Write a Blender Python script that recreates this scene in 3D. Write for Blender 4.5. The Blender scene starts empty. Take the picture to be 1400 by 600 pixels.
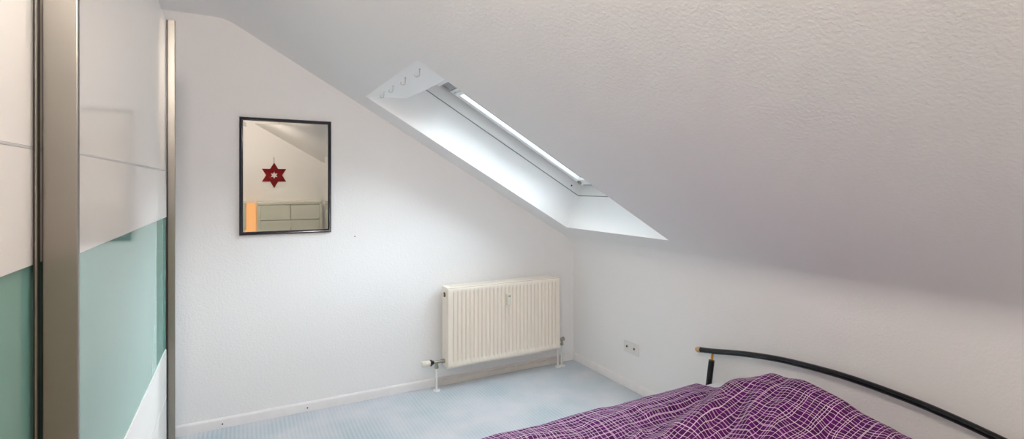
import bpy, bmesh, math, random
from mathutils import Vector, Matrix
random.seed(4)
SC = bpy.context.scene
COL = SC.collection

SKY_LOW, SKY_HIGH, LAMP = 64, 6.8, 138
# ------------------------------------------------------------------ helpers
def rgb(r, g, b):
    f = lambda c: ((c/255+.055)/1.055)**2.4 if c/255 > .04045 else c/255/12.92
    return (f(r), f(g), f(b), 1)

def base_mat(name, col, rough=.5, metal=0, **kw):
    m = bpy.data.materials.new(name); m.use_nodes = True
    b = m.node_tree.nodes['Principled BSDF']
    b.inputs['Base Color'].default_value = col
    b.inputs['Roughness'].default_value = rough
    b.inputs['Metallic'].default_value = metal
    for k, v in kw.items():
        b.inputs[k.replace('_', ' ')].default_value = v
    return m

def N(m, t, **kw):
    n = m.node_tree.nodes.new(t)
    for k, v in kw.items(): setattr(n, k, v)
    return n
def L(m, a, b): m.node_tree.links.new(a, b)

def add_tone(m, col, scale, amount, detail=2, stretch=(1, 1, 1)):
    """gentle procedural variation of the base colour"""
    b = m.node_tree.nodes['Principled BSDF']
    tc = N(m, 'ShaderNodeTexCoord'); mp = N(m, 'ShaderNodeMapping'); mp.inputs['Scale'].default_value = stretch
    n = N(m, 'ShaderNodeTexNoise'); n.inputs['Scale'].default_value = scale; n.inputs['Detail'].default_value = detail
    r = N(m, 'ShaderNodeValToRGB')
    r.color_ramp.elements[0].position = .35; r.color_ramp.elements[1].position = .65
    r.color_ramp.elements[0].color = tuple(c*(1-amount) for c in col[:3]) + (1,)
    r.color_ramp.elements[1].color = col
    L(m, tc.outputs['Object'], mp.inputs['Vector']); L(m, mp.outputs[0], n.inputs['Vector'])
    L(m, n.outputs['Fac'], r.inputs['Fac']); L(m, r.outputs['Color'], b.inputs['Base Color'])
    return m

def add_bump(m, scale, strength, dist=.002, detail=2, stretch=(1, 1, 1), voronoi=0):
    b = m.node_tree.nodes['Principled BSDF']
    tc = N(m, 'ShaderNodeTexCoord'); mp = N(m, 'ShaderNodeMapping'); mp.inputs['Scale'].default_value = stretch
    n = N(m, 'ShaderNodeTexNoise'); n.inputs['Scale'].default_value = scale; n.inputs['Detail'].default_value = detail
    L(m, tc.outputs['Object'], mp.inputs['Vector']); L(m, mp.outputs[0], n.inputs['Vector'])
    out = n.outputs['Fac']
    if voronoi:
        v = N(m, 'ShaderNodeTexVoronoi'); v.inputs['Scale'].default_value = voronoi
        L(m, mp.outputs[0], v.inputs['Vector'])
        r = N(m, 'ShaderNodeMapRange'); r.inputs[1].default_value = .0; r.inputs[2].default_value = .35
        r.inputs[3].default_value = .22; r.inputs[4].default_value = 0
        L(m, v.outputs['Distance'], r.inputs[0])
        ad = N(m, 'ShaderNodeMath', operation='ADD'); L(m, out, ad.inputs[0]); L(m, r.outputs[0], ad.inputs[1]); out = ad.outputs[0]
    bp = N(m, 'ShaderNodeBump'); bp.inputs['Strength'].default_value = strength; bp.inputs['Distance'].default_value = dist
    L(m, out, bp.inputs['Height']); L(m, bp.outputs[0], b.inputs['Normal'])
    return m

def box(bm, lo, hi, bevel=0):
    lo = Vector(lo); hi = Vector(hi)
    r = bmesh.ops.create_cube(bm, size=1, matrix=Matrix.Translation((lo+hi)/2) @ Matrix.Diagonal((hi-lo).to_4d()))
    if bevel:
        es = {e for v in r['verts'] for e in v.link_edges}
        bmesh.ops.bevel(bm, geom=list(es), offset=bevel, segments=2, profile=.5, affect='EDGES')

def box_m(bm, lo, hi, M, bevel=0):
    b2 = bmesh.new(); box(b2, lo, hi, bevel); bmesh.ops.transform(b2, matrix=M, verts=b2.verts)
    me = bpy.data.meshes.new('t'); b2.to_mesh(me); bm.from_mesh(me); bpy.data.meshes.remove(me); b2.free()

def tube(bm, pts, r, seg=20, caps=True):
    pts = [Vector(p) for p in pts]
    rs = r if isinstance(r, (list, tuple)) else [r]*len(pts)
    d0 = (pts[1]-pts[0]).normalized()
    ref = Vector((0, 0, 1)) if abs(d0.z) < .9 else Vector((1, 0, 0))
    u = d0.cross(ref).normalized(); rings = []
    for i, p in enumerate(pts):
        d = ((pts[min(i+1, len(pts)-1)]-pts[max(i-1, 0)])).normalized()
        u = (u - d*u.dot(d)).normalized(); w = d.cross(u)
        rings.append([bm.verts.new(p + (u*math.cos(a)+w*math.sin(a))*rs[i]) for a in [2*math.pi*k/seg for k in range(seg)]])
    for a, b in zip(rings, rings[1:]):
        for k in range(seg): bm.faces.new((a[k], a[(k+1) % seg], b[(k+1) % seg], b[k]))
    if caps:
        bm.faces.new(rings[0][::-1]); bm.faces.new(rings[-1])

def obj(name, bm, mat, parent=None, smooth=20):
    bmesh.ops.recalc_face_normals(bm, faces=bm.faces)
    me = bpy.data.meshes.new(name); bm.to_mesh(me); bm.free()
    me.materials.append(mat)
    if smooth:
        for p in me.polygons: p.use_smooth = True
        me.set_sharp_from_angle(angle=math.radians(smooth))
    o = bpy.data.objects.new(name, me); COL.objects.link(o)
    if parent:
        o.parent = parent; o.matrix_parent_inverse = Matrix.Translation(parent.location).inverted()
    return o

def bx(name, lo, hi, mat, parent=None, bevel=0):
    bm = bmesh.new(); box(bm, lo, hi, bevel); return obj(name, bm, mat, parent)
def tb(name, pts, r, mat, parent=None, seg=20):
    bm = bmesh.new(); tube(bm, pts, r, seg); return obj(name, bm, mat, parent, 50)
def tag(o, label, cat, group=None):
    o['label'] = label; o['category'] = cat
    if group: o['group'] = group
    return o
def struct(o): o['kind'] = 'structure'; return o
def empty(name, loc):
    o = bpy.data.objects.new(name, None); o.location = loc; o.empty_display_size = .1; COL.objects.link(o); return o

# ------------------------------------------------------------------ materials
wall_c = rgb(240, 239, 239)
def plaster(name, col, s=.5, sc=70):
    m = base_mat(name, col, .85); add_bump(m, sc, s, .004, 3, voronoi=sc*1.1); return m
M_wall = plaster('woodchip_wallpaper', wall_c, .4, 85)
M_ceil = plaster('woodchip_ceiling', wall_c, .32, 85)
M_reveal = plaster('reveal_paint', rgb(253, 253, 253), .1)
M_base = add_tone(base_mat('baseboard_paint', rgb(240, 237, 237), .35), rgb(240, 237, 237), 12, .04)
M_upvc = base_mat('white_window_plastic', rgb(250, 250, 249), .28)
M_alu = base_mat('brushed_aluminium', rgb(140, 137, 132), .36, 1)
add_bump(M_alu, 60, .05, .0006, 2, (1, 1, 60))
M_dark = base_mat('black_seal', rgb(24, 20, 18), .4)
M_seam = base_mat('joint_aluminium', rgb(214, 214, 216), .4, .1)
M_gloss = base_mat('white_lacquer_glass', rgb(253, 252, 248), .1, Specular_IOR_Level=.3)
M_green = base_mat('mint_back_painted_glass', rgb(134, 186, 176), .03, IOR=1.9)
M_carc = base_mat('wardrobe_side_board', rgb(212, 206, 196), .4)
M_rad = base_mat('cream_radiator_enamel', rgb(242, 232, 219), .32)
M_radside = M_rad
M_black = base_mat('black_lacquered_tube', rgb(7, 8, 12), .13, Specular_IOR_Level=.35, Coat_Weight=.35, Coat_Roughness=.05)
M_frame = base_mat('blue_black_frame_lacquer', rgb(12, 14, 34), .22, Coat_Weight=.4)
M_mirror = base_mat('mirror_silver', (.52, .52, .49, 1), .01, 1)
M_brass = base_mat('brass', rgb(214, 160, 70), .25, 1)
M_wood = add_tone(base_mat('turned_beech', rgb(206, 164, 118), .4), rgb(206, 164, 118), 40, .15, 3, (1, 8, 1))
M_nickel = base_mat('nickel_plated_fitting', rgb(170, 163, 150), .3, 1)
M_plastic = base_mat('cream_plastic', rgb(226, 220, 206), .4)
M_pipe = base_mat('white_painted_pipe', rgb(232, 230, 228), .35)
M_grey = base_mat('grey_ventilation_foam', rgb(176, 178, 180), .6)
add_bump(M_grey, 300, .5, .002)
M_sheet = add_bump(base_mat('white_cotton_sheet', rgb(232, 234, 238), .9), 9, .25, .01)
M_hook = base_mat('pale_grey_coated_hook', rgb(206, 206, 204), .4)
M_dres = base_mat('white_foil_dresser', rgb(226, 226, 210), .35)
M_felt = base_mat('dark_red_felt', rgb(118, 8, 16), .95); add_bump(M_felt, 400, .4, .002)
M_screw = base_mat('dark_screw', rgb(70, 60, 55), .5, .6)
M_print = base_mat('dark_display', rgb(60, 62, 66), .3)

# carpet: pale blue-grey ribbed loop pile with worn patches
M_carpet = base_mat('carpet', rgb(190, 202, 210), .95)
def carpet():
    m = M_carpet; b = m.node_tree.nodes['Principled BSDF']
    tc = N(m, 'ShaderNodeTexCoord')
    w = N(m, 'ShaderNodeTexWave', wave_type='BANDS', bands_direction='X'); w.inputs['Scale'].default_value = 14
    w.inputs['Distortion'].default_value = 3.0; w.inputs['Detail'].default_value = 2; w.inputs['Detail Scale'].default_value = .6
    mp = N(m, 'ShaderNodeMapping'); mp.inputs['Scale'].default_value = (1, .12, 1)
    L(m, tc.outputs['Object'], mp.inputs[0]); L(m, mp.outputs[0], w.inputs['Vector'])
    n = N(m, 'ShaderNodeTexNoise'); n.inputs['Scale'].default_value = 2.6; n.inputs['Detail'].default_value = 5
    L(m, tc.outputs['Object'], n.inputs['Vector'])
    r = N(m, 'ShaderNodeValToRGB'); e = r.color_ramp.elements
    e[0].position = .3; e[0].color = rgb(192, 202, 209); e[1].position = .7; e[1].color = rgb(214, 214, 219)
    L(m, n.outputs['Fac'], r.inputs[0])
    # ribs show more where the pile is less worn
    mr = N(m, 'ShaderNodeMapRange'); mr.inputs[1].default_value = .35; mr.inputs[2].default_value = .65
    mr.inputs[3].default_value = .40; mr.inputs[4].default_value = .02
    L(m, n.outputs['Fac'], mr.inputs[0])
    mu = N(m, 'ShaderNodeMath', operation='MULTIPLY'); L(m, w.outputs['Fac'], mu.inputs[0]); L(m, mr.outputs[0], mu.inputs[1])
    mx = N(m, 'ShaderNodeMix', data_type='RGBA'); L(m, mu.outputs[0], mx.inputs['Factor'])
    L(m, r.outputs[0], mx.inputs['A']); mx.inputs['B'].default_value = rgb(150, 176, 184)
    L(m, mx.outputs['Result'], b.inputs['Base Color'])
    n2 = N(m, 'ShaderNodeTexNoise'); n2.inputs['Scale'].default_value = 260; L(m, tc.outputs['Object'], n2.inputs['Vector'])
    ad = N(m, 'ShaderNodeMath', operation='ADD'); L(m, w.outputs['Fac'], ad.inputs[0]); L(m, n2.outputs['Fac'], ad.inputs[1])
    bp = N(m, 'ShaderNodeBump'); bp.inputs['Strength'].default_value = .35; bp.inputs['Distance'].default_value = .003
    L(m, ad.outputs[0], bp.inputs['Height']); L(m, bp.outputs[0], b.inputs['Normal'])
carpet()

# duvet: purple cotton with an irregular drawn pink-white grid
M_duvet = base_mat('purple_grid_cotton', rgb(92, 28, 105), .75, Specular_IOR_Level=.25)
def duvet_mat():
    m = M_duvet; b = m.node_tree.nodes['Principled BSDF']
    uv = N(m, 'ShaderNodeUVMap'); uv.uv_map = 'UVMap'
    n = N(m, 'ShaderNodeTexNoise'); n.inputs['Scale'].default_value = 5.0; n.inputs['Detail'].default_value = 2
    L(m, uv.outputs[0], n.inputs['Vector'])
    sub = N(m, 'ShaderNodeVectorMath', operation='SUBTRACT'); sub.inputs[1].default_value = (.5, .5, .5)
    L(m, n.outputs['Color'], sub.inputs[0])
    sca = N(m, 'ShaderNodeVectorMath', operation='SCALE'); sca.inputs['Scale'].default_value = .045
    L(m, sub.outputs[0], sca.inputs[0])
    add = N(m, 'ShaderNodeVectorMath', operation='ADD'); L(m, uv.outputs[0], add.inputs[0]); L(m, sca.outputs[0], add.inputs[1])
    sp = N(m, 'ShaderNodeSeparateXYZ'); L(m, add.outputs[0], sp.inputs[0])
    outs = []
    for ax, cell, rnd, off in ((0, .0185, .7, 3.1), (1, .021, .7, 7.7), (0, .07, 1.0, 11.3), (1, .07, 1.0, 5.9)):
        v = N(m, 'ShaderNodeTexVoronoi', voronoi_dimensions='1D', feature='DISTANCE_TO_EDGE')
        v.inputs['Scale'].default_value = 1/cell; v.inputs['Randomness'].default_value = rnd
        a = N(m, 'ShaderNodeMath', operation='ADD'); a.inputs[1].default_value = off
        L(m, sp.outputs[ax], a.inputs[0]); L(m, a.outputs[0], v.inputs['W'])
        lt = N(m, 'ShaderNodeMath', operation='LESS_THAN'); lt.inputs[1].default_value = .00095/cell
        L(m, v.outputs['Distance'], lt.inputs[0]); outs.append(lt.outputs[0])
    cur = outs[0]
    for o in outs[1:]:
        mx = N(m, 'ShaderNodeMath', operation='MAXIMUM'); L(m, cur, mx.inputs[0]); L(m, o, mx.inputs[1]); cur = mx.outputs[0]
    n3 = N(m, 'ShaderNodeTexNoise'); n3.inputs['Scale'].default_value = 30; L(m, uv.outputs[0], n3.inputs['Vector'])
    r = N(m, 'ShaderNodeValToRGB'); e = r.color_ramp.elements
    e[0].position = .35; e[0].color = rgb(70, 6, 76); e[1].position = .7; e[1].color = rgb(106, 18, 112)
    L(m, n3.outputs['Fac'], r.inputs[0])
    mix = N(m, 'ShaderNodeMix', data_type='RGBA'); L(m, cur, mix.inputs['Factor'])
    L(m, r.outputs[0], mix.inputs['A']); mix.inputs['B'].default_value = rgb(240, 216, 234)
    L(m, mix.outputs['Result'], b.inputs['Base Color'])
    bp = N(m, 'ShaderNodeBump'); bp.inputs['Strength'].default_value = .5; bp.inputs['Distance'].default_value = .01
    n4 = N(m, 'ShaderNodeTexNoise'); n4.inputs['Scale'].default_value = 28; n4.inputs['Detail'].default_value = 4; L(m, uv.outputs[0], n4.inputs['Vector'])
    L(m, n4.outputs['Fac'], bp.inputs['Height']); L(m, bp.outputs[0], b.inputs['Normal'])
duvet_mat()

M_sky = None
def emis(name, col, s):
    m = bpy.data.materials.new(name); m.use_nodes = True; nt = m.node_tree; nt.nodes.clear()
    e = nt.nodes.new('ShaderNodeEmission'); e.inputs[0].default_value = col; e.inputs[1].default_value = s
    o = nt.nodes.new('ShaderNodeOutputMaterial'); nt.links.new(e.outputs[0], o.inputs[0]); return m
M_glass = bpy.data.materials.new('clear_window_glass'); M_glass.use_nodes = True
nt = M_glass.node_tree; nt.nodes.clear()
_t = nt.nodes.new('ShaderNodeBsdfTransparent'); _t.inputs[0].default_value = (.96, .98, .97, 1)
_g = nt.nodes.new('ShaderNodeBsdfGlossy'); _g.inputs['Roughness'].default_value = .01
_f = nt.nodes.new('ShaderNodeFresnel'); _f.inputs[0].default_value = 1.45
_m = nt.nodes.new('ShaderNodeMixShader'); _o = nt.nodes.new('ShaderNodeOutputMaterial')
nt.links.new(_f.outputs[0], _m.inputs[0]); nt.links.new(_t.outputs[0], _m.inputs[1]); nt.links.new(_g.outputs[0], _m.inputs[2]); nt.links.new(_m.outputs[0], _o.inputs[0])

# ------------------------------------------------------------------ room
G, K, BK, LF = 3.509, 2.456, -.94, -.96       # gable wall, knee wall, back wall, left wall
MS, DS, ZC = -.5797, 2.4116, 2.46              # slope z = DS + MS x, flat ceiling
CA = 1/math.hypot(1, MS); SA = -MS*CA
def P(a, y, n): return Vector((CA*a + SA*n, y, DS - SA*a + CA*n))
RY0, RY1 = 3.248, 2.19                         # skylight sides
RA0, RA1 = .690/CA, 2.209/CA                   # top and bottom edge of the opening along the slope

struct(bx('floor', (LF-.1, BK-.1, -.1), (K+.1, G+.1, 0), M_carpet))

# profile of ceiling: flat, small fillet, slope, larger fillet into knee wall
def fillet(c, d1, d2, t, seg):
    p0 = Vector(c)-Vector(d1)*t; p1 = Vector(c)+Vector(d2)*t; out = []
    for i in range(seg+1):
        s = i/seg; out.append(tuple(p0*(1-s)**2 + Vector(c)*2*s*(1-s) + p1*s*s))
    return out
ds = (CA, -SA)
xk = (DS-ZC)/(-MS)
prof = [(LF, ZC)] + fillet((xk, ZC), (1, 0), ds, .07, 10)
top_end = len(prof)-1
prof += [(CA*RA0, DS-SA*RA0), (CA*RA1, DS-SA*RA1)]
kz = DS+MS*K
prof += fillet((K, kz), ds, (0, -1), .13, 20)
prof += [(K, kz-.132)]
bm = bmesh.new()
ys = [BK, RY1, RY0, G]
grid = [[bm.verts.new((x, y, z)) for y in ys] for x, z in prof]
for i in range(len(prof)-1):
    for j in range(3):
        if i == top_end+1 and j == 1: continue
        bm.faces.new((grid[i][j], grid[i][j+1], grid[i+1][j+1], grid[i+1][j]))
ce = struct(obj('ceiling', bm, M_ceil, smooth=25))
# make the plane a slab growing outwards
sm = ce.modifiers.new('thick', 'SOLIDIFY'); sm.thickness = .05; sm.offset = 1; sm.use_rim = False
if ce.data.polygons[0].normal.z < 0: sm.offset = -1

def gable(name, y0, y1, mat):
    bm = bmesh.new()
    pts = [(LF, 0), (K, 0)] + [(x, z) for x, z in prof[::-1]]
    a = [bm.verts.new((x, y0, z)) for x, z in pts]; b = [bm.verts.new((x, y1, z)) for x, z in pts]
    bm.faces.new(a); bm.faces.new(b[::-1])
    for i in range(len(pts)):
        j = (i+1) % len(pts); bm.faces.new((a[i], a[j], b[j], b[i]))
    return struct(obj(name, bm, mat, smooth=0))
gable('wall_front', G, G+.12, M_wall)
gable('wall_back', BK-.12, BK, M_wall)
struct(bx('wall_right', (K, BK, 0), (K+.12, G, kz-.132), M_wall))
struct(bx('wall_left', (LF-.12, BK, 0), (LF, G, ZC), M_wall))

# baseboards with a rounded top, screws as parts
def baseboard(name, p0, p1, nrm, screws=()):
    p0 = Vector(p0); p1 = Vector(p1); nrm = Vector(nrm); bm = bmesh.new()
    pr = [(0, 0), (.013, 0), (.013, .046), (.011, .053), (.006, .0585), (0, .06)]
    r = [[bm.verts.new(p + nrm*d + Vector((0, 0, z))) for d, z in pr] for p in (p0, p1)]
    for i in range(len(pr)):
        j = (i+1) % len(pr); bm.faces.new((r[0][i], r[0][j], r[1][j], r[1][i]))
    bm.faces.new(r[0]); bm.faces.new(r[1][::-1])
    o = struct(obj(name, bm, M_base, smooth=40))
    for s in screws:
        c = Vector(s)
        tb('screw', [c, c+nrm*.0012], .0045, M_screw, o, 12)
    return o
baseboard('baseboard_front', (LF, G, 0), (K-.013, G, 0), (0, -1, 0), [(-.10, G-.0128, .024), (.375, G-.0128, .023), (1.319, G-.0128, .025), (1.79, G-.0128, .027)])
baseboard('baseboard_right', (K, G, 0), (K, BK, 0), (-1, 0, 0))
# added strip over the baseboard: the radiator's shade given as a darker tone
bm = bmesh.new(); box(bm, (1.25, G-.022, .0), (2.33, G-.0125, .042), .002); box(bm, (1.25, G-.018, .042), (2.33, G-.0125, .0575), .002)
struct(obj('trim_1', bm, add_tone(base_mat('shaded_baseboard_paint', rgb(216, 210, 204), .5), rgb(218, 212, 206), 9, .1)))

# ------------------------------------------------------------------ skylight
win = struct(empty('window_1', P((RA0+RA1)/2, (RY0+RY1)/2, .1)))
FN = .263; FT, FB = 1.10, 2.527        # frame inner edges along slope at n = FN
bm = bmesh.new()
top = [(RA0, 0), (1.018, .137), (FT, FN)]
bot = [(RA1, 0), (FB, FN)]
def quad(bm, pts): bm.faces.new([bm.verts.new(p) for p in pts])
for (a0, n0), (a1, n1) in zip(top, top[1:]): quad(bm, [P(a0, RY1, n0), P(a0, RY0, n0), P(a1, RY0, n1), P(a1, RY1, n1)])
quad(bm, [P(RA1, RY1, 0), P(RA1, RY0, 0), P(FB, RY0, FN), P(FB, RY1, FN)])
for y in (RY0, RY1):
    quad(bm, [P(a, y, n) for a, n in top] + [P(a, y, n) for a, n in bot[::-1]])
bmesh.ops.remove_doubles(bm, verts=bm.verts, dist=1e-5)
rv = obj('reveal', bm, M_reveal, win, smooth=0)
bm = bmesh.new(); bm.from_mesh(rv.data); bm.free()
s2 = rv.modifiers.new('thick', 'SOLIDIFY'); s2.thickness = .02; s2.use_even_offset = True
# direction: must grow away from the opening
cen = P((RA0+RA1)/2, (RY0+RY1)/2, .1)
pol = rv.data.polygons[0]; s2.offset = 1 if (pol.center-cen).dot(pol.normal) > 0 else -1

Mw = Matrix((( CA, 0, SA, 0), (0, 1, 0, 0), (-SA, 0, CA, DS), (0, 0, 0, 1)))   # (a, y, n) -> world
def ring(name, a0, a1, y0, y1, wa, wb, wy, n0, n1, mat, parent, bevel=.003):
    bm = bmesh.new()
    box_m(bm, (a0, y1, n0), (a0+wa, y0, n1), Mw, bevel); box_m(bm, (a1-wb, y1, n0), (a1, y0, n1), Mw, bevel)
    box_m(bm, (a0+wa-.004, y0-wy, n0), (a1-wb+.004, y0, n1), Mw, bevel); box_m(bm, (a0+wa-.004, y1, n0), (a1-wb+.004, y1+wy, n1), Mw, bevel)
    return obj(name, bm, mat, parent)
# outer frame: lining ring whose inner faces continue the reveal (thin shadow joint between them)
ring('window_frame', FT-.06, FB+.06, RY0+.06, RY1-.06, .063, .063, .063, FN+.004, .43, M_upvc, win)
ring('joint_bead', FT-.03, FB+.002, RY0+.002, RY1-.002, .03, .004, .004, FN-.002, FN+.004, base_mat('grey_joint', rgb(150, 150, 148), .6), win, 0)
# sash: outer lip plus main rails, dark gasket, pane
sash = ring('sash', 1.24, 2.512, 3.232, 2.206, .03, .045, .055, .345, .40, M_upvc, win)
ring('sash_rail', 1.262, 2.47, 3.178, 2.26, .03, .07, .032, .328, .39, M_upvc, sash, .006)
ring('sash_groove', 1.262, 2.492, 3.186, 2.252, .006, .02, .012, .337, .35, base_mat('blue_grey_gasket', rgb(150, 160, 178), .35), sash, 0)
ring('gasket', 1.275, 2.42, 3.124, 2.32, .006, .008, .005, .352, .364, base_mat('grey_bead', rgb(70, 70, 74), .5), sash, 0)
bm = bmesh.new(); box_m(bm, (1.285, 2.285, .365), (2.405, 3.15, .371), Mw); obj('pane', bm, M_glass, sash, 0)
bm = bmesh.new(); box_m(bm, (1.165, RY1+.03, .35), (1.237, RY0-.03, .38), Mw, .002); obj('ventilation_flap', bm, M_grey, win)
bm = bmesh.new(); box_m(bm, (1.10, RY1, .335), (1.163, RY0-.003, .42), Mw, .002); obj('head_rail', bm, M_upvc, win)
bm = bmesh.new(); box_m(bm, (2.41, 3.135, .316), (2.425, 3.16, .329), Mw, .002); box_m(bm, (2.428, 3.14, .314), (2.438, 3.165, .329), Mw, .002)
obj('catch', bm, M_nickel, sash)
c = P(2.43, RY0-.003, .30); tb('screw', [c, c+Vector((0, -.003, 0))], .006, M_screw, win, 12)
# outside: flashing round the glass so that the sky is only seen through the pane
ring('flashing', 1.0, 2.66, RY0+.12, RY1-.12, .27, .25, .21, .40, .43, base_mat('grey_flashing', rgb(120, 122, 125), .5, .6), win, 0)

# four white U-shaped hooks stuck to the upper reveal
for i, (hx, hy) in enumerate(((.757, 2.364), (.752, 2.590), (.753, 2.835), (.752, 3.035))):
    a = (hx - 0)/1; hz = P(RA0, 0, 0).z + (P(1.018, 0, .137).z-P(RA0, 0, 0).z)*(hx-.69)/(.949-.69)
    h = empty('hook', (hx, hy, hz))
    d = Vector((-.80, .60, 0)); o0 = Vector((hx, hy, hz)); rr = .0125
    pts = [o0+Vector((0, 0, -.002)), o0+Vector((0, 0, -.026))]
    for k in range(1, 13):
        t = math.pi*1.12*k/12
        pts.append(o0 + d*(rr-rr*math.cos(t)) + Vector((0, 0, -.026-rr*math.sin(t))))
    tb('hook_wire', pts, .0024, M_hook, h, 10)
    tb('screw_collar', [(hx, hy, hz+.001), (hx, hy, hz-.0035)], .0055, M_hook, h, 16)
    place = ('farthest from the gable wall', 'second farthest from gable wall', 'second nearest to gable wall', 'nearest to gable wall')[i]
    tag(h, 'small white U-shaped hook on upper skylight reveal, ' + place, 'hook', 'hooks on the skylight reveal')

# ------------------------------------------------------------------ wardrobe
wd = tag(empty('wardrobe', (-.60, 1.06, 0)), 'large sliding door wardrobe with glossy white and mint glass panels beside the camera', 'wardrobe')
WT = 2.145
bm = bmesh.new()
box(bm, (-.93, 2.545, .0), (-.325, 2.563, WT)); box(bm, (-.93, -.44, .0), (-.325, -.42, WT))
box(bm, (-.93, -.42, WT-.04), (-.325, 2.545, WT)); box(bm, (-.93, -.42, .03), (-.325, 2.545, .06)); box(bm, (-.93, -.42, .06), (-.92, 2.545, WT-.04))
obj('body', bm, M_carc, wd)
def slide_door(x, ya, yb, xb, name, bars):
    """door panel faces at x (white) between ya..yb, body back to xb"""
    d = bx(name, (xb, ya, .02), (x-.006, yb, WT-.002), M_carc, wd)
    zs = [.022, .576, .770, 1.320, 1.512, WT-.003]
    for k in range(5):
        if k == 2:
            bx('glass_panel', (x-.0055, ya+.002, zs[2]+.0005), (x-.003, yb-.002, zs[3]-.0005), M_green, d)['label'] = 'mint green glass panel'
        else:
            lo = zs[k] + (.002 if k in (1, 4) else 0); hi = zs[k+1] - (.002 if k in (0, 3) else 0)
            bx('white_panel', (x-.0055, ya+.002, lo), (x, yb-.002, hi), M_gloss, d, .0006)
    for z in (zs[1], zs[4]): bx('joint_strip', (x-.0055, ya+.002, z-.0019), (x+.0002, yb-.002, z+.0019), M_seam, d)
    return d
far = slide_door(-.275, 1.122, 2.548, -.292, 'door', 2)
for ya, yb in ((1.111, 1.124), (2.546, 2.560)):
    bm = bmesh.new(); box(bm, (-.292, ya, .015), (-.246, yb, WT), .0015)
    obj('grip_profile', bm, M_alu, far)
bm = bmesh.new(); box(bm, (-.276, 2.538, .02), (-.270, 2.546, WT-.004)); obj('seal', bm, M_dark, far)
near = slide_door(-.302, -.42, 1.30, -.318, 'door', 0)
bm = bmesh.new(); box(bm, (-.3005, 1.100, .02), (-.2945, 1.111, WT-.004)); obj('brush_seal', bm, M_dark, far)
bm = bmesh.new(); box(bm, (-.2965, 1.094, .02), (-.2945, 1.0995, WT-.004)); obj('seal_fin', bm, M_alu, far)

# ------------------------------------------------------------------ mirror
mr = tag(empty('mirror', (.2545, G, 1.147)), 'rectangular wall mirror in a narrow blue-black frame on the gable wall', 'mirror')
x0, x1, z0, z1 = -.012, .521, 1.147, 1.871
def frame_ring(bm, prof):   # prof: list of (inset, depth from wall)
    rings = []
    for ins, dep in prof:
        rings.append([bm.verts.new((x, G-dep, z)) for x, z in ((x0+ins, z0+ins), (x1-ins, z0+ins), (x1-ins, z1-ins), (x0+ins, z1-ins))])
    for a, b in zip(rings, rings[1:]):
        for k in range(4): bm.faces.new((a[k], a[(k+1) % 4], b[(k+1) % 4], b[k]))
bm = bmesh.new(); frame_ring(bm, [(0, .001), (0, .013), (.003, .018), (.008, .0205), (.012, .019), (.015, .016), (.018, .0165), (.0205, .0145), (.0215, .011), (.0215, .002), (0, .001)])
obj('frame', bm, M_frame, mr, 35)
bm = bmesh.new(); bw = .017; t = math.tan(math.radians(1.25))*bw
frame_ring(bm, [(.021, .0118), (.021, .0118+0), (.021+bw, .0118-t)])
obj('bevelled_rim', bm, M_mirror, mr, 0)
i_ = .021+bw
bm = bmesh.new(); box(bm, (x0+i_, G-(.0118-t), z0+i_), (x1-i_, G-.006, z1-i_)); obj('mirror_glass', bm, M_mirror, mr, 0)
bx('backing', (x0+.01, G-.006, z0+.01), (x1-.01, G-.001, z1-.01), M_dark, mr)

nl = tb('nail', [(.673, G-.004, 1.11), (.673, G+.004, 1.11)], .0035, M_screw, None, 10)
tag(nl, 'tiny dark nail in the white gable wall right of the mirror', 'nail')

# ------------------------------------------------------------------ radiator
RX0, RX1, RZ0, RZ1, RF, RB = 1.281, 2.233, .158, .729, 3.370, 3.468
rad = tag(empty('radiator', ((RX0+RX1)/2, (RF+RB)/2, 0)), 'cream ribbed panel radiator mounted low on the gable wall under the slope', 'radiator')
# fluted front panel
bm = bmesh.new(); nr = 28; m0 = .030; pitch = (RX1-RX0-2*m0)/nr
cols = [0, .004, .010]
xs = [RX0, RX0+.003, RX0+.012]
prof_d = [.004, .0, .0]
sub = 10
for r_ in range(nr):
    for k in range(sub):
        u = k/sub; xs.append(RX0+m0+pitch*(r_+u)); 
        prof_d.append(None)
xs += [RX1-.030, RX1-.012, RX1-.003, RX1]; prof_d += [.0, .0, 0, .004]
zs = [RZ0, RZ0+.003, RZ0+.028, RZ0+.036, RZ0+.044, RZ0+.052]
zs += [RZ0+.10, (RZ0+RZ1)/2, RZ1-.10] + [RZ1-.052, RZ1-.044, RZ1-.036, RZ1-.028, RZ1-.003, RZ1]
def rib_depth(u):      # raised ridge ~60% of the pitch with a round groove between
    u = (u+.5) % 1
    g = max(0, 1-abs(u-.5)/.21)
    return .012*(0.5-0.5*math.cos(math.pi*g))
vg = []
for ix, x in enumerate(xs):
    colv = []
    for z in zs:
        e = min(z-RZ0, RZ1-z)
        fz = min(1, max(0, (e-.026)/.022)); fz = fz*fz*(3-2*fz)
        d = 0
        if RX0+m0 <= x <= RX1-m0-1e-6: d = rib_depth((x-RX0-m0)/pitch+.5)*fz
        elif prof_d[ix]: d = prof_d[ix]
        if e < .001: d = max(d, .004)
        colv.append(bm.verts.new((x, RF+d, z)))
    vg.append(colv)
for i in range(len(xs)-1):
    for j in range(len(zs)-1): bm.faces.new((vg[i][j], vg[i+1][j], vg[i+1][j+1], vg[i][j+1]))
pn = obj('front_panel', bm, M_rad, rad, 60)
so = pn.modifiers.new('thick', 'SOLIDIFY'); so.thickness = .0015; so.offset = -1 if pn.data.polygons[0].normal.y < 0 else 1
bx('rear_panel', (RX0+.01, RB-.014, RZ0+.01), (RX1-.01, RB, RZ1-.012), M_rad, rad, .004)
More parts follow.
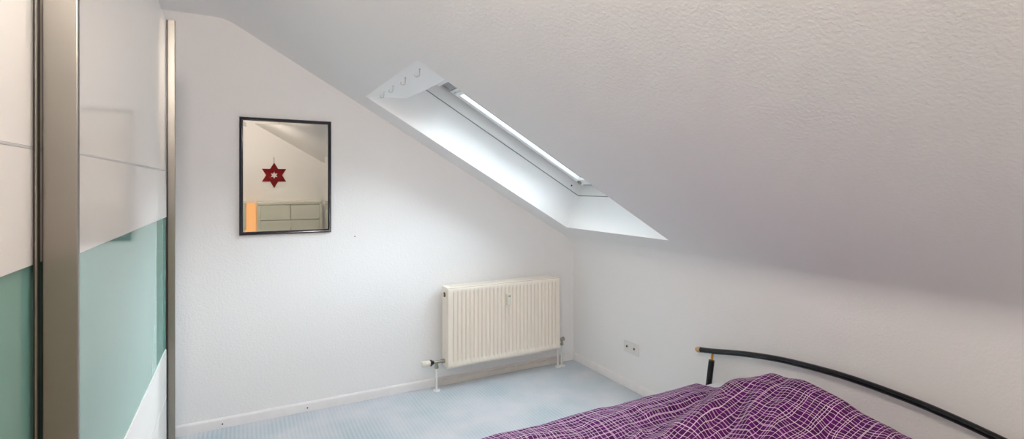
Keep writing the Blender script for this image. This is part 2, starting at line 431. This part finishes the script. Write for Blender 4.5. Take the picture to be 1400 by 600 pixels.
# convector fins between the panels
bm = bmesh.new()
for k in range(47):
    x = RX0+.022+k*.0195
    box(bm, (x, RF+.018, RZ0+.05), (x+.0008, RB-.016, RZ1-.03))
obj('convector_fins', bm, M_rad, rad, 0)['kind'] = 'stuff'
# fold seams round the front panel
bm = bmesh.new()
for lo, hi in (((RX0+.0045, RF-.0004, RZ0+.006), (RX0+.0060, RF+.001, RZ1-.006)), ((RX1-.0060, RF-.0004, RZ0+.006), (RX1-.0045, RF+.001, RZ1-.006)), ((RX0+.006, RF-.0004, RZ1-.0065), (RX1-.006, RF+.001, RZ1-.0045)), ((RX0+.006, RF-.0004, RZ0+.0045), (RX1-.006, RF+.001, RZ0+.006))): box(bm, lo, hi)
obj('panel_seam', bm, base_mat('shadowed_seam_enamel', rgb(176, 164, 148), .5), rad)
# top grille: frame and bars, dark between
bm = bmesh.new()
box(bm, (RX0, RF+.003, RZ1-.012), (RX1, RF+.012, RZ1+.001), .002); box(bm, (RX0, RB-.012, RZ1-.012), (RX1, RB+.002, RZ1+.001), .002)
box(bm, (RX0, RF+.012, RZ1-.008), (RX0+.03, RB-.012, RZ1)); box(bm, (RX1-.03, RF+.012, RZ1-.008), (RX1, RB-.012, RZ1))
for k in range(60):
    x = RX0+.03+k*(RX1-RX0-.06)/60; box(bm, (x, RF+.012, RZ1-.006), (x+.010, RB-.012, RZ1-.001))
obj('top_grille', bm, M_rad, rad)
for name, x0s, x1s in (('side_panel', RX0-.001, RX0+.0015), ('side_panel', RX1-.0015, RX1+.001)):
    bx(name, (x0s, RF+.006, RZ0+.004), (x1s, RB+.002, RZ1-.001), M_rad, rad, .0005)
# blind plug upper left
tb('plug', [(RX0-.006, RF+.05, RZ1-.055), (RX0, RF+.05, RZ1-.055)], .017, M_dark, rad)
tb('plug', [(RX0-.010, RF+.05, RZ1-.055), (RX0-.004, RF+.05, RZ1-.055)], .011, M_brass, rad)
for x in (RX0+.18, RX1-.18): bx('bracket', (x-.02, RB-.002, RZ0+.08), (x+.02, G-.001, RZ1-.1), M_rad, rad)
# allocator
al = bx('heat_cost_allocator', (1.744, RF-.026, .560), (1.780, RF+.004, .644), M_plastic, rad, .004); al['label'] = 'small white heat meter clipped to the front'
bx('display', (1.756, RF-.0268, .625), (1.773, RF-.0255, .631), M_print, al)
bx('ridge', (1.752, RF-.0275, .610), (1.776, RF-.0255, .613), M_plastic, al)
# valve, thermostat head, pipe and rosette at the left
vy = RF+.05; vz = RZ0+.045
tb('union_nut', [(RX0-.028, vy, vz), (RX0+.002, vy, vz)], .0145, M_nickel, rad, 6)
tb('valve_body', [(RX0-.085, vy, vz), (RX0-.028, vy, vz)], .0105, M_nickel, rad)
tb('valve_elbow', [(RX0-.062, vy, vz+.004), (RX0-.062, vy, vz-.030)], .011, M_nickel, rad)
tb('compression_nut', [(RX0-.062, vy, vz-.044), (RX0-.062, vy, vz-.026)], .0145, M_nickel, rad, 6)
th = tb('thermostat_head', [(RX0-.170, vy, vz), (RX0-.167, vy, vz), (RX0-.114, vy, vz), (RX0-.108, vy, vz)], [.018, .0205, .0195, .017], M_plastic, rad, 28)
tb('scale_ring', [(RX0-.110, vy, vz), (RX0-.101, vy, vz)], .0225, M_black, th, 28)
tb('neck_ring', [(RX0-.102, vy, vz), (RX0-.094, vy, vz), (RX0-.082, vy, vz)], [.019, .017, .012], M_black, th)
tb('supply_pipe', [(RX0-.062, vy, 0), (RX0-.062, vy, vz-.036)], .0075, M_pipe, rad)
tb('rosette', [(RX0-.062, vy, 0), (RX0-.062, vy, .006), (RX0-.062, vy, .010)], [.027, .026, .012], M_pipe, rad, 28)
# right side return valve with twin pipes
tb('union_nut', [(RX1-.002, vy, vz+.01), (RX1+.016, vy, vz+.01)], .015, M_nickel, rad, 6)
tb('lockshield_valve', [(RX1+.01, vy, vz+.01), (RX1+.055, vy, vz+.012)], .0125, M_nickel, rad)
tb('valve_cap', [(RX1+.05, vy, vz+.012), (RX1+.066, vy, vz+.012)], .0155, M_nickel, rad)
for px_, dz in ((RX1+.006, -.032), (RX1+.045, -.026)):
    tb('valve_elbow', [(px_, vy-.004, vz+.01), (px_, vy-.004, vz+dz)], .0095, M_nickel, rad)
    tb('compression_nut', [(px_, vy-.004, vz+dz-.010), (px_, vy-.004, vz+dz+.008)], .0125, M_nickel, rad, 6)
    tb('return_pipe', [(px_, vy-.004, 0), (px_, vy-.004, vz+dz)], .0075, M_pipe, rad)
bm = bmesh.new()
for px_ in (RX1+.006, RX1+.045): tube(bm, [(px_, vy-.004, 0), (px_, vy-.004, .006), (px_, vy-.004, .010)], [.026, .025, .012], 28)
obj('double_rosette', bm, M_pipe, rad, 50)

# ------------------------------------------------------------------ aerial socket
sk = tag(empty('wall_socket', (K, 2.788, .252)), 'white double aerial socket low on the knee wall near the bed', 'socket')
bx('cover_plate', (K-.011, 2.712, .254), (K, 2.864, .336), base_mat('white_socket_plastic', rgb(228, 226, 224), .35), sk, .003)
for yy in (2.826, 2.750):
    tb('jack', [(K-.016, yy, .299), (K-.010, yy, .299)], .0085, M_nickel, sk)
    tb('jack_hole', [(K-.0165, yy, .299), (K-.0155, yy, .299)], .0055, M_dark, sk)

# ------------------------------------------------------------------ bed
BC = 1.30
bed = tag(empty('bed_frame', (1.35, BC, 0)), 'black metal tube bed frame with an arched headboard rail against knee wall', 'bed')
half = [(2.11, .486), (2.02, .503), (1.90, .530), (1.79, .552), (1.675, .5705), (1.58, .582), (1.485, .589), (1.39, .594), (1.30, .596)]
arc = [(2.385, y, z) for y, z in half] + [(2.385, 2*BC-y, z) for y, z in half[-2::-1]]
# smooth it
def catmull(p, n=5):
    p = [Vector(q) for q in p]; out = []
    for i in range(len(p)-1):
        a = p[max(i-1, 0)]; b = p[i]; c_ = p[i+1]; d = p[min(i+2, len(p)-1)]
        for k in range(n):
            t = k/n; out.append(.5*((2*b)+(-a+c_)*t+(2*a-5*b+4*c_-d)*t*t+(-a+3*b-3*c_+d)*t**3))
    out.append(p[-1]); return out
rail = tb('headboard_rail', catmull(arc), .0152, M_black, bed, 24)
for sgn in (1, -1):
    e = Vector((2.385, BC+sgn*(2.11-BC), .486)); dr = Vector((0, sgn*.09, -.017)).normalized()
    tb('end_cap', [e-dr*.001, e+dr*.014, e+dr*.028, e+dr*.037, e+dr*.042], [.0165, .0165, .0145, .009, .003], M_wood, rail, 20)['label'] = 'turned wooden end cap'
    yt = BC+sgn*(2.028-BC); yb_ = BC+sgn*(2.045-BC)
    tb('pin', [(2.380, yt, .44), (2.384, yt-sgn*.002, .492)], .0072, M_brass, bed)['label'] = 'brass pin under the rail'
    tb('headboard_post', [(2.345, yb_+sgn*.02, 0), (2.380, yt, .450)], .0165, M_black, bed, 24)
tb('headboard_crossbar', [(2.362, 2.04, .24), (2.362, 2*BC-2.04, .24)], .012, M_black, bed)
for y in (1.985, 2*BC-1.985):
    bx('side_rail', (.32, y-.012, .17), (2.355, y+.012, .235), M_black, bed, .004)
bx('foot_rail', (.30, 2*BC-1.985, .17), (.325, 1.985, .235), M_black, bed, .004)
for y in (1.985, 2*BC-1.985): tb('leg', [(.312, y, 0), (.312, y, .30)], .0165, M_black, bed)
bm = bmesh.new()
for k in range(14):
    x = .42+k*.142; box(bm, (x, 2*BC-1.975, .195), (x+.07, 1.975, .212))
obj('slatted_base', bm, M_wood, bed)

bm = bmesh.new(); box(bm, (.34, .66, .2125), (2.345, 1.94, .385), .045)
mt = obj('mattress', bm, M_sheet, None, 60); mt.modifiers.new('s', 'SUBSURF').levels = 0
mt.modifiers.clear()
tag(mt, 'white sheeted mattress corner showing under the purple duvet by the headboard', 'mattress')

# duvet ---------------------------------------------------------------
from mathutils import noise as mnoise
def hump(y):
    ks = [(.5, .09), (.75, .11), (.935, .127), (1.03, .15), (1.16, .187), (1.25, .207), (1.31, .211), (1.38, .208), (1.44, .196), (1.52, .16), (1.59, .118), (1.66, .07), (1.73, .036), (1.80, .012), (1.90, 0), (2.2, 0)]
    if y <= ks[0][0]: return ks[0][1]
    for (a, p), (b, q) in zip(ks, ks[1:]):
        if y <= b:
            t = (y-a)/(b-a); t = t*t*(3-2*t)*.5+t*.5; return p+(q-p)*t
    return 0
folds = [  # x1,y1,x2,y2,width,height
    (2.12, 1.70, 1.45, 1.60, .045, -.026), (1.45, 1.60, .9, 1.66, .05, -.018), (2.05, 1.80, 1.3, 1.76, .05, .016),
    (2.05, 1.58, 1.45, 1.40, .05, .022), (1.95, 1.46, 1.40, 1.25, .035, -.020), (1.75, 1.52, 1.25, 1.50, .04, .018),
    (1.9, 1.30, 1.5, 1.05, .04, .018), (2.0, 1.15, 1.6, .92, .035, -.016), (1.5, 1.35, 1.0, 1.2, .05, .02),
    (2.12, 1.40, 1.80, 1.28, .03, -.012), (2.1, 1.0, 1.75, .8, .04, .015), (1.98, 1.72, 1.5, 1.70, .02, .012), (1.9, 1.52, 1.55, 1.36, .02, -.012), (1.85, 1.38, 1.55, 1.18, .018, .010), (1.8, 1.62, 1.3, 1.58, .022, .012), (1.6, 1.2, 1.3, 1.0, .02, -.010), (1.2, 1.78, .8, 1.8, .05, .012)]
def seg_d(x, y, x1, y1, x2, y2):
    dx, dy = x2-x1, y2-y1; t = ((x-x1)*dx+(y-y1)*dy)/(dx*dx+dy*dy); tt = min(1, max(0, t))
    return math.hypot(x-x1-dx*tt, y-y1-dy*tt), math.sin(math.pi*min(1, max(0, t)))**.5 if 0 < t < 1 else 0
def height(x, y):
    z = .420
    hx = math.exp(-((x-2.08)/(.40 if x < 2.08 else .115))**2)
    z += hump(y)*hx
    for x1, y1, x2, y2, w, h in folds:
        d, env = seg_d(x, y, x1, y1, x2, y2); z += 1.35*h*math.exp(-(d/w)**2)*env
    edge = min(1, max(0, (1.90-y)/.12))
    z += .016*mnoise.noise(Vector((x*3.2, y*4.2, .3)))*edge + .010*mnoise.noise(Vector((x*9, y*11, 2.3)))*(.3+.7*edge)
    z += .005*mnoise.noise(Vector((x*8, 1, 9.3)))*(1-edge)
    return z
def fold_edge(s, s0, drop, R=.04):
    """returns (position, drop) for arc length s past s0"""
    if s <= s0: return s, 0
    e = s-s0
    if e < R*math.pi/2: return s0+R*math.sin(e/R), R*(1-math.cos(e/R))
    e -= R*math.pi/2
    return s0+R+.02*e, R+min(e, drop)
bm = bmesh.new(); uvs = {}
NX, NY = 300, 230
Xs = [.22 + (2.245-.22)*i/NX for i in range(NX+1)]
Ys = [.45 + (2.03-.45)*j/NY for j in range(NY+1)]
vg = []
for X in Xs:
    row = []
    for Y in Ys:
        y, dy = fold_edge(Y, 1.868 + .012*mnoise.noise(Vector((X*4, 3, 1))), .2)
        if Y < 1: 
            q, dy2 = fold_edge(-Y, -.66, .2); y2 = -q
            if dy2 > 0: y, dy = y2, dy2
        if X < 1: 
            q, dx = fold_edge(-X, -.42, .2); x = -q
        else: 
            x, dx = X, 0
        z = height(max(x, .42), min(y, 1.9)) - dy - dx
        # head end: the edge turns down onto the mattress; it pulls back at the far corner
        lim = 2.20 - .07*min(1, max(0, (Y-1.72)/.12))
        if X > lim-.05:
            e = X-(lim-.05); x = lim-.05+min(e, .06)*.8 + max(0, e-.06)*.15
            f = min(1, e/.09); tgt = .392 - max(0, dy-.0)
            z = z*(1-f*f) + tgt*f*f if z > tgt else z
        v = bm.verts.new((x, y, z)); uvs[v] = (X, Y); row.append(v)
    vg.append(row)
bm.verts.index_update()
lay = bm.loops.layers.uv.new('UVMap')
for i in range(NX):
    for j in range(NY):
        f = bm.faces.new((vg[i][j], vg[i+1][j], vg[i+1][j+1], vg[i][j+1]))
        for lp in f.loops: lp[lay].uv = uvs[lp.vert]
dv = obj('duvet', bm, M_duvet, None, 0)
for p in dv.data.polygons: p.use_smooth = True
so = dv.modifiers.new('thick', 'SOLIDIFY'); so.thickness = .012; so.offset = -1 if dv.data.polygons[NX*NY//2].normal.z > 0 else 1
tag(dv, 'rumpled purple duvet with an irregular pale pink grid heaped on the bed', 'duvet')

# ------------------------------------------------------------------ behind the camera, seen in the mirror
dr = tag(empty('chest_of_drawers', (.587, -.70, 0)), 'white six drawer chest seen in the mirror below the red star', 'chest of drawers')
X0, X1, Y0, Y1, ZT = .187, .987, -.938, -.46, 1.235
bm = bmesh.new()
box(bm, (X0, Y0, 0), (X0+.035, Y1-.0, ZT-.036)); box(bm, (X1-.035, Y0, 0), (X1, Y1, ZT-.036)); box(bm, (X0+.035, Y0, .03), (X1-.035, Y0+.01, ZT-.036)); box(bm, (X0+.035, Y0, .02), (X1-.035, Y1-.03, .06))
obj('body', bm, M_dres, dr)
bx('top', (X0-.002, Y0, ZT-.036), (X1+.002, Y1+.004, ZT), M_dres, dr, .002)
def drawer(xa, xb, za, zb):
    bm = bmesh.new(); box(bm, (xa, Y1-.02, za), (xb, Y1-.002, zb), .0015); box(bm, (xa+.01, Y0+.03, za+.02), (xb-.01, Y1-.02, zb-.04))
    obj('drawer', bm, M_dres, dr)
zt = ZT-.036-.006; xm = (X0+X1)/2
drawer(X0+.037, xm-.003, zt-.20, zt); drawer(xm+.003, X1-.037, zt-.20, zt)
for k in range(4):
    z = zt-.206-k*.228; drawer(X0+.037, X1-.037, z-.222, z)

st = empty('star_ornament', (.41, BK+.004, 1.60))
def star_pts(R, r, rot=0):
    return [((R if k % 2 == 0 else r)*math.sin(math.pi*k/6+rot), (R if k % 2 == 0 else r)*math.cos(math.pi*k/6+rot)) for k in range(12)]
bm = bmesh.new()
o_ = star_pts(.182, .104); i2 = star_pts(.050, .026)
lv = []
for yy in (BK+.002, BK+.008):
    lv.append(([bm.verts.new((.41+a, yy, 1.60+b)) for a, b in o_], [bm.verts.new((.41+a, yy, 1.60+b)) for a, b in i2]))
for k in range(12):
    j = (k+1) % 12
    for l in lv: bm.faces.new((l[0][k], l[0][j], l[1][j], l[1][k]))
    bm.faces.new((lv[0][0][k], lv[0][0][j], lv[1][0][j], lv[1][0][k])); bm.faces.new((lv[0][1][k], lv[0][1][j], lv[1][1][j], lv[1][1][k]))
obj('star', bm, M_felt, st, 0)
tb('hanging_cord', [(.41, BK+.005, 1.78), (.408, BK+.005, 1.855)], .0035, base_mat('grey_cord', rgb(120, 110, 100), .9), st, 8)
tag(st, 'dark red six pointed felt star hanging on the back wall, seen in the mirror', 'star ornament')

# orange column lamp beside the chest
lp = tag(empty('floor_lamp', (.103, -.80, 0)), 'orange glowing paper column lamp beside the white chest, seen in the mirror', 'floor lamp')
bx('lamp_shade', (.033, -.87, .03), (.173, -.73, 1.215), emis('orange_paper_glow', rgb(255, 184, 122), 1.7), lp, .004)
bx('base', (.028, -.875, 0), (.178, -.725, .03), M_wood, lp, .003)

# added opal globe just above the frame: fill for the room's warm light
LX, LY, LZ = -.14, .42, 2.31
cl = tag(empty('fill_lamp', (LX, LY, ZC)), 'added opal globe fill lamp, out of view on the flat ceiling in front of the wardrobe top', 'fill lamp')
tb('canopy', [(LX, LY, ZC-.002), (LX, LY, ZC-.02), (LX, LY, ZC-.03)], [.05, .05, .03], M_upvc, cl, 40)
tb('stem', [(LX, LY, ZC-.02), (LX, LY, LZ+.095)], .008, M_nickel, cl)
bm = bmesh.new(); bmesh.ops.create_uvsphere(bm, u_segments=32, v_segments=20, radius=.10, matrix=Matrix.Translation((LX, LY, LZ)))
obj('lamp_shade', bm, emis('fill_glow', (1, .88, .78, 1), LAMP), cl, 60)

# ------------------------------------------------------------------ light
w = bpy.data.worlds.new('sky'); SC.world = w; w.use_nodes = True
bg = w.node_tree.nodes['Background']; bg.inputs[0].default_value = (.82, .91, 1.0, 1); 
_nt = w.node_tree; _tc = _nt.nodes.new('ShaderNodeTexCoord'); _sp = _nt.nodes.new('ShaderNodeSeparateXYZ'); _mr = _nt.nodes.new('ShaderNodeMapRange')
_mr.inputs[1].default_value = .05; _mr.inputs[2].default_value = .7; _mr.inputs[3].default_value = SKY_LOW; _mr.inputs[4].default_value = SKY_HIGH
_nt.links.new(_tc.outputs['Generated'], _sp.inputs[0]); _nt.links.new(_sp.outputs[2], _mr.inputs[0]); _nt.links.new(_mr.outputs[0], bg.inputs[1])
ld = bpy.data.lights.new('skylight_portal', 'AREA'); ld.shape = 'RECTANGLE'; ld.size = 1.12; ld.size_y = .66
ld.cycles.is_portal = True
lo = bpy.data.objects.new('skylight_portal', ld); COL.objects.link(lo)
lo.matrix_world = Matrix.Translation(P(1.85, 2.72, .40)) @ Mw.to_3x3().to_4x4()   # -Z points into the room

# ------------------------------------------------------------------ camera
cd = bpy.data.cameras.new('camera'); cam = bpy.data.objects.new('camera', cd); COL.objects.link(cam)
cam.location = (0, 0, 1.45); cam.rotation_euler = (math.pi/2, 0, -math.radians(28.0796))
cd.sensor_fit = 'HORIZONTAL'; cd.sensor_width = 36; cd.lens = 693.54/1400*36; cd.shift_y = -46/1400; cd.clip_start = .02
SC.camera = cam
vs = SC.view_settings; vs.view_transform = 'Standard'; vs.look = 'None'; vs.gamma = 1; vs.use_curve_mapping = False; vs.exposure = .10
SC.cycles.max_bounces = 14; SC.cycles.diffuse_bounces = 10; SC.cycles.glossy_bounces = 6; SC.cycles.transparent_max_bounces = 12
SC.cycles.sample_clamp_indirect = 8
